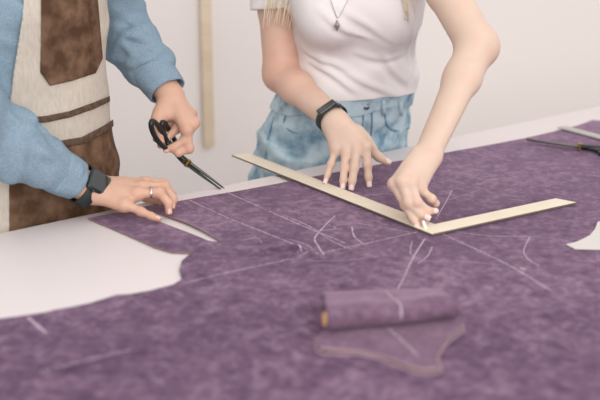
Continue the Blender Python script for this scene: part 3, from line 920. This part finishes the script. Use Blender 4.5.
# t-shirt
tw = wr(.10, .0045, V(.55, .1, .8), 3, 3.0, 2.2)
f = Field((-.16, 1.95, .98), (.42, 2.46, 1.43), .0025)
f.add(loft([(1.032, .110, 2.252, .158, .120, 28), (1.045, .112, 2.248, .156, .119, 28), (1.07, .116, 2.238, .148, .112, 24)]+[(z, x, y, a+.012, b+.012, w) for z, x, y, a, b, w in BW[4:]], tw), .01)
for q in (-1, 1):
    c = V(.108+.062*q+.012, 2.097+.022*q, 1.222); f.add(ell(c, (.060, .052, .062)), .06)
a_ = elR-shR; b_ = elL-shL
def sleeve(A, B, t1, r0, r1, mod):
    c = cap(A, A+(B-A)*(t1+.2), r0, r1, mod=mod); u = nrm(B-A); L = np.linalg.norm(B-A)*t1
    return c[0], c[1], lambda x, y, z: np.maximum(c[2](x, y, z), (x-A[0])*u[0]+(y-A[1])*u[1]+(z-A[2])*u[2]-L)
f.add(sleeve(shR, elR, .50, .056, .060, tw), .012); f.add(sleeve(shL, elL, .34, .058, .062, tw), .012)
f.add(cap(shR, V(.09, 2.14, 1.385), .050, .058), .03); f.add(cap(shL, V(.09, 2.14, 1.385), .050, .058), .03)
# drag folds
def fold(p, q, Y0, Y1, r, op='u'):
    A, B = at(*p, Y0), at(*q, Y1); f.add(cap(A, B, r, r*.6), .014, op)
def surf(px, py, fn, y0=1.9, y1=2.4):
    ys = np.linspace(y0, y1, 400); P = np.array([at(px, py, Y) for Y in ys])
    d = fn(P); i = np.argmax(d < 0)
    return P[i] if d[i] < 0 else P[np.argmin(d)]
def fieldfn(F_):
    def g(P):
        i = np.clip(((P-F_.lo)/F_.h).astype(int), 0, np.array(F_.n)-1); return F_.d[i[:, 0], i[:, 1], i[:, 2]]
    return g
ff = fieldfn(f)
FOLDS = [((331, 2), (362, 22), (398, 44)), ((318, 8), (345, 30), (372, 40)), ((308, 58), (330, 72), (356, 92)), ((302, 46), (322, 60), (352, 68)),
         ((330, 62), (368, 84), (400, 96)), ((380, 50), (392, 70), (408, 84)), ((352, 50), (380, 58), (405, 52)), ((405, 6), (412, 30), (410, 60)), ((418, 30), (413, 55), (411, 80))]
todo = []
for k, tr_ in enumerate(FOLDS):
    crease(f, spline([surf(*q_, ff) for q_ in tr_], 3), .0085, .0042+.001*(k % 3))
vs, fs = f.mesh(); teefn = fieldfn(f); TEE = f
tee = np_obj('t_shirt', vs, fs, M['tee'], wom)

# jeans
jw = wr(.075, .0055, V(.25, .2, .9), 11, 3.0, 2.2)
JS = [(.60, .03, 2.31, .195, .115, 33), (.80, .060, 2.295, .190, .116, 33), (.87, .073, 2.288, .189, .116, 33), (.93, .079, 2.282, .186, .119, 33), (.99, .094, 2.266, .166, .118, 31), (1.035, .106, 2.254, .156, .114, 29), (1.045, .108, 2.252, .155, .113, 29)]
f = Field((-.20, 2.05, .04), (.34, 2.52, 1.06), .003)
jl = loft(JS, jw, off=0)
f.add(jl, .01)
sd = V(math.cos(math.radians(33)), math.sin(math.radians(33)), 0)
for q in (-1, 1):
    hp = V(.05, 2.30, .78)+sd*.085*q; kn = hp+V(.0, -.0, -.31)+sd*.005*q; an = kn+V(.0, .06, -.37)
    f.add(cap(hp, kn, .098, .070, mod=jw), .03); f.add(cap(kn, an, .070, .058, mod=jw), .02)
f.add((V(-.1, 2.1, 1.03), V(.3, 2.45, 1.06), ell(V(.108, 2.252, 1.075), (.130, .088, .05), (sd, V(-sd[1], sd[0], 0), V(0, 0, 1)))[2]), .004, 's')
vs, fs = f.mesh(); jf = fieldfn(f)
jeans = np_obj('jeans', vs, fs, M['denim'], wom)
wb = loft([(z, x, y, a+.003, b+.003, w) for z, x, y, a, b, w in JS[4:]], None, off=.0)
def wbf(x, y, z):
    d = wb[2](x, y, z); return np.maximum(np.maximum(d-.002, -(d+.010)), np.maximum(1.000+.0*x-z+.006*np.sin(x*40), z-1.044-.0015*np.sin(x*70)))
solid('waistband', (V(-.1, 2.08, .99), V(.3, 2.46, 1.06), wbf), M['denim'], jeans, .0022)
def tubes_on(paths, fn, r, off, name, m, parent, y0=1.9, y1=2.4, n=6):
    mb = MB()
    for P in paths:
        S = spline([surf(*p, fn, y0, y1)+V(0, -off, off*.2) for p in P], 5); mb.tube(S, r, n)
    return mb.obj(name, m, parent)
# pockets, fly, belt loops
tubes_on([[(290, 108), (284, 122), (292, 132), (312, 134)]], jf, .0022, .002, 'pocket_seam', M['denim_dark'], jeans)
tubes_on([[(385, 110), (386, 124), (396, 131), (409, 128)]], jf, .0022, .002, 'pocket_seam', M['denim_dark'], jeans)
tubes_on([[(362, 104), (363, 120), (360, 140), (352, 152)], [(371, 104), (372, 122), (370, 138), (360, 152)]], jf, .002, .002, 'fly_seam', M['denim_dark'], jeans)
tubes_on([[(274, 118), (268, 140), (264, 170)]], jf, .0025, .001, 'side_seam', M['denim_dark'], jeans)
for x in (338, 383, 400):
    p0, p1 = surf(x, 101, jf), surf(x+1, 115, jf); mb = MB(); mb.tube([p0+V(0, -.010, .004), (p0+p1)/2+V(0, -.013, 0), p1+V(0, -.008, 0)], .0042, 8, flat=V(0, -1, .2), fr=.4); mb.obj('belt_loop', M['denim'], jeans)
p0 = surf(366, 106, jf)
mb = MB(); mb.tube([p0+V(0, -.008, 0), p0+V(0, -.0125, .001)], .0075, 16); mb.obj('button', M['button'], jeans)
p0 = surf(293, 127, jf); 
# shoes
for q in (-1, 1):
    hp = V(.05, 2.30, .78)+sd*.085*q; an = hp+V(0, .06, -.68)+sd*.005*q; fw = V(sd[1], -sd[0], 0)
    f = Field(np.minimum(an, an+fw*.2)-.08-V(0, 0, .06), np.maximum(an, an+fw*.2)+.08, .004)
    f.add(cap(V(an[0], an[1], .035)-fw*.03, V(an[0], an[1], .032)+fw*.14, .036, .033), .01); f.add(cap(an, V(an[0], an[1], .05), .045, .04), .03)
    f.add((V(-9, -9, -9), V(9, 9, 9), lambda x, y, z: z+0*x+0*y-.002), .001, 's')
    vs, fs = f.mesh(); np_obj('shoe', vs, fs, M['sneaker'], wom)

# fitness band
fa = nrm(wrR-elR); bc = wrR-fa*.006+V(-.0, 0, .0); bn = V(-.25, -.62, .74)
bs = strap('wristband', bc, fa, .0298, .017, .0035, M['rubber'], wom, bn, .84)
bn2 = nrm(bn-fa*(bn@fa)); sidev = np.cross(fa, bn2)
mb = MB()
mb.box(bc+bn2*.0275, .0185, .042, .010, fa, sidev, bn2, bev=.003); flatshade(mb.obj('display', M['screen'], bs), 50)

# necklace
def chain(px_pts, name, parent, fn, off=.003):
    P = [surf(*p, fn)+V(0, -off, .001) for p in px_pts]; S = spline(P, 14); mb = MB()
    mb.tube(S, .0008, 5); 
    for i in range(0, len(S), 2): mb.box(S[i], .0024, .0014, .0014, nrm(V(.4, 0, .9)), V(0, 1, 0), V(.9, 0, -.4), bev=.0004)
    return mb.obj(name, M['chain'], parent)
nk = chain([(318, -42), (324, -20), (330, -2), (334, 10), (338, 18), (344, 8), (352, -8), (362, -30), (368, -44)], 'necklace', wom, teefn)
pb = surf(337, 25, teefn)+V(0, -.006, 0)
mb = MB(); mb.add([pb+V(0, 0, .012), pb+V(.006, 0, .0), pb+V(0, 0, -.013), pb+V(-.006, 0, 0), pb+V(0, -.004, 0), pb+V(0, .003, 0)], [(0, 3, 4), (3, 2, 4), (2, 1, 4), (1, 0, 4), (3, 0, 5), (2, 3, 5), (1, 2, 5), (0, 1, 5)])
mb.obj('pendant', M['chain'], nk, smooth=False)

# hair: cap and long strands over both shoulders
side, fwd, up = hfr
f = Field(HC-.16, HC+.16, .003)
f.add(ell(HC-fwd*.012+up*.012, (.088, .104, .108), hfr), .01)
f.add(ell(HC+fwd*.085-up*.035, (.060, .065, .090), hfr), .012, 's')
vs, fs = f.mesh(); hr = np_obj('hair', vs, fs, M['hair'], wom)
paths = []
for i in range(44):
    q = -1 if i < 30 else 1; j = rng.rand()
    top = HC+side*.075*(-q if side[0] < 0 else q)*(.7+.3*rng.rand())-fwd*.02*rng.normal()+up*(.02+.04*rng.rand())
    if q < 0:
        e_ = at(262+28*j, 8+22*rng.rand(), 2.11-.01*rng.rand())
        m1 = at(272+30*j, -40, 2.08)
    else:
        e_ = surf(405+10*j, 12+14*rng.rand(), teefn)+V(0, -.010, .002); m1 = surf(398+14*j, -40, teefn)+V(0, -.012, .015)
    m0 = top*.5+m1*.5+V(.02*q, -.01, .0)
    paths.append([top, m0, m1, (m1+e_)/2+V(.003*rng.normal(), -.006, 0), e_])
strands('long_hair', paths, .0013, M['hair'], hr)

# ============================================================ man
man = empty('person'); man.location = (0, 0, 0)
tag(man, 'person in blue shirt and linen apron with brown pocket holding the shears', 'person')
mShR, mShL = V(-.72, 1.66, 1.40), V(-.42, 1.93, 1.42)
mElR, mWrR = V(-.560, 1.585, 1.115), at(91, 189, 1.715)
mElL, mWrL = at(114, 18, 2.09), at(171, 96, 1.985)
YAW = 42
BM = [(.80, -.548, 1.845, .192, .142, YAW), (.95, -.545, 1.832, .188, .138, YAW), (1.06, -.550, 1.830, .188, .135, YAW), (1.15, -.555, 1.828, .192, .134, YAW),
      (1.26, -.555, 1.820, .204, .138, YAW), (1.36, -.552, 1.815, .208, .118, YAW), (1.43, -.560, 1.81, .165, .080, YAW), (1.48, -.565, 1.805, .09, .06, YAW)]
M_R = Hand(mWrR, [at(145, 183, 1.735), at(142, 187.5, 1.713), at(137, 194, 1.692), at(125, 205, 1.672)],
           [at(172, 203, 1.745), at(171, 208.5, 1.715), at(168.5, 213.5, 1.69), at(160, 220, 1.655)],
           [at(112, 184, 1.76), at(132, 190, 1.80), at(146, 197, 1.79), at(160, 202, 1.77)],
           V(.30, -.35, .88), 1, [V(.3, .9, .7), V(.3, .6, .7), V(.3, .2, .8), V(.3, -.1, 1)], .95)
M_L = Hand(mWrL, [at(187, 130, 1.915), at(194, 123, 1.935), at(191, 114, 1.965), at(184, 108, 1.995)],
           [at(171, 148, 1.905), at(164, 150, 1.90), at(158.5, 146.5, 1.915), at(154, 140.5, 1.93)],
           [at(164, 108, 1.96), at(158, 119, 1.93), at(157.5, 131, 1.915), at(161, 142, 1.90)],
           V(.85, -.25, -.1), 1, [V(1, .2, -.35), V(1, -.1, -.4), V(1, 0, -.3), V(1, 0, -.2)], .93)
f = Field((-.84, 1.48, .88), (-.16, 2.16, 1.86), .0022)
f.add(loft([(z, x, y, a-.012, b-.012, w) for z, x, y, a, b, w in BM[1:]]), .01)
arm(f, mShR, mElR, mWrR, (.055, .052, .045, .040, .0305), V(.1, -.3, .9))
arm(f, mShL, mElL, mWrL, (.055, .048, .042, .038, .030), V(.8, -.5, .1))
M_R.build(f); M_L.build(f)
mHC = V(-.515, 1.735, 1.665); mfr = head(f, mHC, V(.62, -.66, -.42), 1.03, V(-.57, 1.80, 1.46))
vs, fs = f.mesh(); del f
np_obj('body', vs, fs, M['skin_m'], man, flush_shade_attr(vs, M_R.flush+M_L.flush))
face_parts(mHC, mfr, 1.03, man)
for H in (M_R, M_L):
    for p, d, up_, r in H.nail_list(): nail_mesh(p-d*.003, d, up_, r, .0095, M['nail_m'], man)
side, fwd, up = mfr
f = Field(mHC-.16, mHC+.16, .004)
f.add(ell(mHC-fwd*.012+up*.018, (.088, .104, .103), mfr), .01)
f.add(ell(mHC+fwd*.08-up*.055, (.075, .075, .085), mfr), .012, 's'); f.add(ell(mHC-up*.12, (.12, .12, .07), mfr), .012, 's')
vs, fs = f.mesh(); np_obj('hair', vs, fs, M['hair_dark'], man)
# ring
c = M_R.ch[2]; d = nrm(c[1]-c[0]); strap('ring', c[0]*.35+c[1]*.65, d, .0102, .0038, .0014, M['silver'], man, V(0, 0, 1), 1.0, 24)

# shirt
sw = wr(.08, .008, V(.2, .2, .9), 21, 3.0, 2.4)
f = Field((-.92, 1.40, .92), (-.18, 2.24, 1.50), .0028)
f.add(loft(BM[1:7]+[(1.47, -.575, 1.80, .10, .07, YAW)], sw), .01)
fr_ = nrm(mWrR-mElR); fl_ = nrm(mWrL-mElL)
swR = wr(.07, .0075, fr_*.8+V(0, 0, .4), 5, 3.0, 2.2); swL = wr(.07, .0075, fl_, 8, 3.0, 2.2)
f.add(cap(mShR, mElR, .078, .074, mod=swR), .03)
cR = mWrR-fr_*.060; mm = mElR*.5+cR*.5
f.add(cap(mElR, mm, .073, .055, mod=swR), .03); f.add(cap(mm, cR-fr_*.006, .055, .041, mod=swR), .02)
cL = mWrL-fl_*.075
f.add(cap(mShL, mElL, .078, .062, mod=swL), .03)
mm = mElL*.45+cL*.55
f.add(cap(mElL, mm, .060, .052, mod=swL), .02); f.add(cap(mm, cL-fl_*.006, .056, .051, mod=swL), .015)
f.add(cap(mShR, V(-.575, 1.8, 1.43), .07, .07), .03); f.add(cap(mShL, V(-.575, 1.8, 1.43), .07, .07), .03)
ff = fieldfn(f)
for tr_ in [((8, 112), (22, 130), (30, 160)), ((26, 126), (44, 140), (52, 166)), ((4, 140), (18, 165), (40, 184)), ((36, 152), (56, 160), (70, 184)), ((14, 100), (34, 118), (58, 144)),
            ((112, 6), (126, 20), (146, 30)), ((120, 42), (136, 58), (150, 56)), ((126, 66), (142, 62), (162, 50)), ((112, 30), (128, 34), (150, 44))]:
    S = spline([surf(*p, ff, 1.3, 2.2) for p in tr_], 4)
    for i in range(len(S)-1):
        pass
    crease(f, S, .0100, .0085, .9, (.5, -.1, -.8))
vs, fs = f.mesh(); SHF = f; shirt = np_obj('shirt', vs, fs, M['shirt'], man)
def cuff(a, b, ra, rb, flat, fl, par):
    a, b = np.asarray(a), np.asarray(b); ax = nrm(b-a); u = nrm(flat-ax*(flat@ax)); v = np.cross(ax, u); n = 56; vs = []
    pr = [(-.004, -.010), (0, 0.0), (.15, .001), (.5, .0015), (.85, .0012), (.97, .0008), (1, -.001), (1, -.0028), (.9, -.0035), (.6, -.004)]
    L = np.linalg.norm(b-a)
    for t, o in pr:
        r = ra+(rb-ra)*t+o
        for i in range(n):
            q = 2*math.pi*i/n; rr = r+.0012*math.sin(3*q+t*4)+.0008*math.sin(7*q+t*3)
            vs.append(a+ax*L*t+(u*math.cos(q)*fl+v*math.sin(q))*rr)
    k = len(pr); fs = [(i*n+j, i*n+(j+1) % n, (i+1)*n+(j+1) % n, (i+1)*n+j) for i in range(k-1) for j in range(n)]
    o = mesh_obj('cuff', vs, fs, M['shirt'], par)
    mb = MB()
    for t in (.08, .93):
        r = ra+(rb-ra)*t+.0012; mb.tube([a+ax*L*t+(u*math.cos(q)*fl+v*math.sin(q))*(r+.0012*math.sin(3*q+t*4)) for q in np.linspace(0, 2*math.pi, 40)[:-1]], .0009, 5, closed=True)
    mb.obj('stitching', M['denim_dark'], o) if False else None
    return o
cuff(cR-fr_*.016, cR+fr_*.029, .0445, .0380, V(.1, -.3, .9), .88, shirt)
cuff(cL-fl_*.012, cL+fl_*.062, .0475, .0415, V(.8, -.5, .1), .90, shirt)

# apron : bib, pocket, straps and suede skirt laid over the torso
AP = loft([(.55, -.552, 1.835, .225, .170, YAW), (.80, -.552, 1.835, .205, .158, YAW)]+[(z, x, y, a+.006, b+.006, w) for z, x, y, a, b, w in BM[1:]], wr(.14, .004, V(.4, .1, .8), 31, 2.4, 2))
yw = math.radians(YAW); fx, fy = math.sin(yw), -math.cos(yw); sx, sy = math.cos(yw), math.sin(yw)
frontcut = lambda k: (lambda x, y, z: -((x+.565)*fx+(y-1.815)*fy)+k)
lo, hi = V(-.82, 1.5, .5), V(-.26, 2.1, 1.47)
bibpoly = [(30, -90), (25, -20), (22, 20), (14, 70), (9, 108), (22, 124), (40, 138), (58, 147), (82, 142), (105, 131), (125, 118), (125, 60), (118, 20), (104, -20), (98, -90)]
bib = solid('apron', region(AP, bibpoly, .012, .004, front=frontcut(-.00)), M['linen'], man, .0026, lo, hi)
solid('pocket', region(AP, [(41, -60), (41, 40), (40, 72), (50, 86), (72, 81), (96, 73), (103, 58), (101, 35), (98, 0), (96, -60)], .002, .0075, front=frontcut(.0)), M['suede'], bib, .0024, lo, hi)
solid('band', region(AP, [(12, 115), (24, 117.5), (45, 116), (70, 111), (92, 103), (110, 96), (110, 101.5), (94, 109), (70, 117.5), (46, 122.5), (24, 124), (10, 122)], .001, .0075, front=frontcut(-.0)), M['band'], bib, .0022, lo, hi)
solid('band', region(AP, [(40, 136), (58, 141), (82, 137), (105, 125), (118, 116), (118, 123), (104, 133), (84, 144), (58, 148), (38, 142)], .001, .0080, front=frontcut(-.0)), M['band'], bib, .0022, lo, hi)
solid('skirt', region(AP, [(9, 420), (9, 180), (12, 110), (22, 124), (40, 138), (58, 145), (82, 141), (105, 129), (125, 113), (140, 180), (150, 420)], .010, .0055, front=frontcut(-.0)), M['suede'], bib, .003, lo, hi)
solid('side_panel', region(AP, [(-75, 440), (-60, 180), (-20, 112), (14, 112), (10, 180), (9, 440)], .010, .0045, front=frontcut(-.0)), M['linen'], bib, .003, lo, hi)
mb = MB()
shf = fieldfn(SHF)
for q, x in ((-1, 40), (1, 90)):
    c0 = surf(x, -74, shf, 1.3, 2.2)+V(0, -.012, 0); c2 = V(-.575+sx*.075*q, 1.79+sy*.075*q, 1.485)
    mb.tube(spline([c0, c0*.6+c2*.4+V(fx*.03, fy*.03, .015), c2, V(-.575-fx*.07+sx*.03*q, 1.80-fy*.07+sy*.03*q, 1.47)], 6), .012, 8, flat=V(fx, fy, .4), fr=.25)
mb.obj('neck_strap', M['band'], bib)
# trousers and shoes
f = Field((-.90, 1.55, .0), (-.24, 2.12, .99), .0045)
f.add(loft([(.76, -.555, 1.835, .180, .130, YAW), (.97, -.555, 1.825, .172, .127, YAW)]), .01)
sd = V(sx, sy, 0)
for q in (-1, 1):
    hp = V(-.565, 1.84, .80)+sd*.09*q; kn = hp+V(0, 0, -.33); an = kn+V(-.02, .04, -.38)
    f.add(cap(hp, kn, .095, .075), .03); f.add(cap(kn, an, .075, .062), .02)
vs, fs = f.mesh(); np_obj('trousers', vs, fs, M['trousers'], man)
for q in (-1, 1):
    an = V(-.585, 1.88, .09)+sd*.09*q; fw = V(fx, fy, 0)
    f = Field(np.minimum(an-fw*.08, an+fw*.2)-.06-V(0, 0, .05), np.maximum(an-fw*.08, an+fw*.2)+.07, .004)
    f.add(cap(V(an[0], an[1], .04)-fw*.04, V(an[0], an[1], .036)+fw*.16, .042, .037), .01); f.add(cap(an, V(an[0], an[1], .05), .05, .045), .03)
    f.add((V(-9, -9, -9), V(9, 9, 9), lambda x, y, z: z+0*x+0*y-.002), .001, 's')
    vs, fs = f.mesh(); np_obj('shoe', vs, fs, M['shoe'], man)
# watch
wn = V(.15, -.72, .66); wn = nrm(wn-fr_*(wn@fr_)); wc = mWrR-fr_*.011; ws = np.cross(fr_, wn)
st = strap('wristwatch', wc, fr_, .0350, .023, .003, M['rubber'], man, wn, .82)
cc = wc+wn*.0335+fr_*.003
mb = MB(); mb.box(cc, .043, .039, .0105, fr_, ws, wn, bev=.0045); cs = flatshade(mb.obj('watch_case', M['case'], st), 60)
mb = MB(); mb.box(cc+wn*.0052, .037, .033, .002, fr_, ws, wn, bev=.0009); flatshade(mb.obj('watch_screen', M['screen'], st), 60)
mb = MB(); mb.tube([cc+ws*.017-fr_*.006, cc+ws*.0205-fr_*.006], .0035, 12); mb.tube([cc-ws*.017-fr_*.006, cc-ws*.0205-fr_*.006], .0035, 12) if False else None
mb.obj('watch_crown', M['case'], st)

# ------------------------------------------------------------ light, camera
w = bpy.data.worlds.new('World'); scn.world = w; w.use_nodes = True
w.node_tree.nodes['Background'].inputs[0].default_value = (1.0, .972, .966, 1); w.node_tree.nodes['Background'].inputs[1].default_value = 1.0
def area(name, loc, target, sx, sy, power, col):
    l = bpy.data.lights.new(name, 'AREA'); l.shape = 'RECTANGLE'; l.size = sx; l.size_y = sy; l.energy = power; l.color = col
    o = bpy.data.objects.new(name, l); COL.objects.link(o); o.location = loc
    o.rotation_euler = (Vector(target)-Vector(loc)).to_track_quat('-Z', 'Y').to_euler(); return o
area('window_daylight', (.9, -1.9, 2.2), (.1, 2.2, 1.05), 3.0, 2.2, 82, (1, .985, .975))
area('ceiling_lamp', (1.2, .6, 3.2), (.3, 2.2, .9), 2.4, 1.6, 10, (1, .95, .90))
cam = bpy.data.cameras.new('camera'); co = bpy.data.objects.new('camera', cam); COL.objects.link(co)
co.location = (0, 0, CAMZ); co.rotation_euler = (math.pi/2-PITCH, 0, 0)
cam.sensor_width = 36; cam.lens = 60; cam.clip_start = .05
cam.dof.use_dof = True; cam.dof.focus_distance = 1.90; cam.dof.aperture_fstop = 2.8
scn.camera = co
scn.view_settings.view_transform = 'Standard'; scn.view_settings.look = 'None'
scn.view_settings.exposure = 0.0; scn.view_settings.gamma = 1; scn.view_settings.use_curve_mapping = False
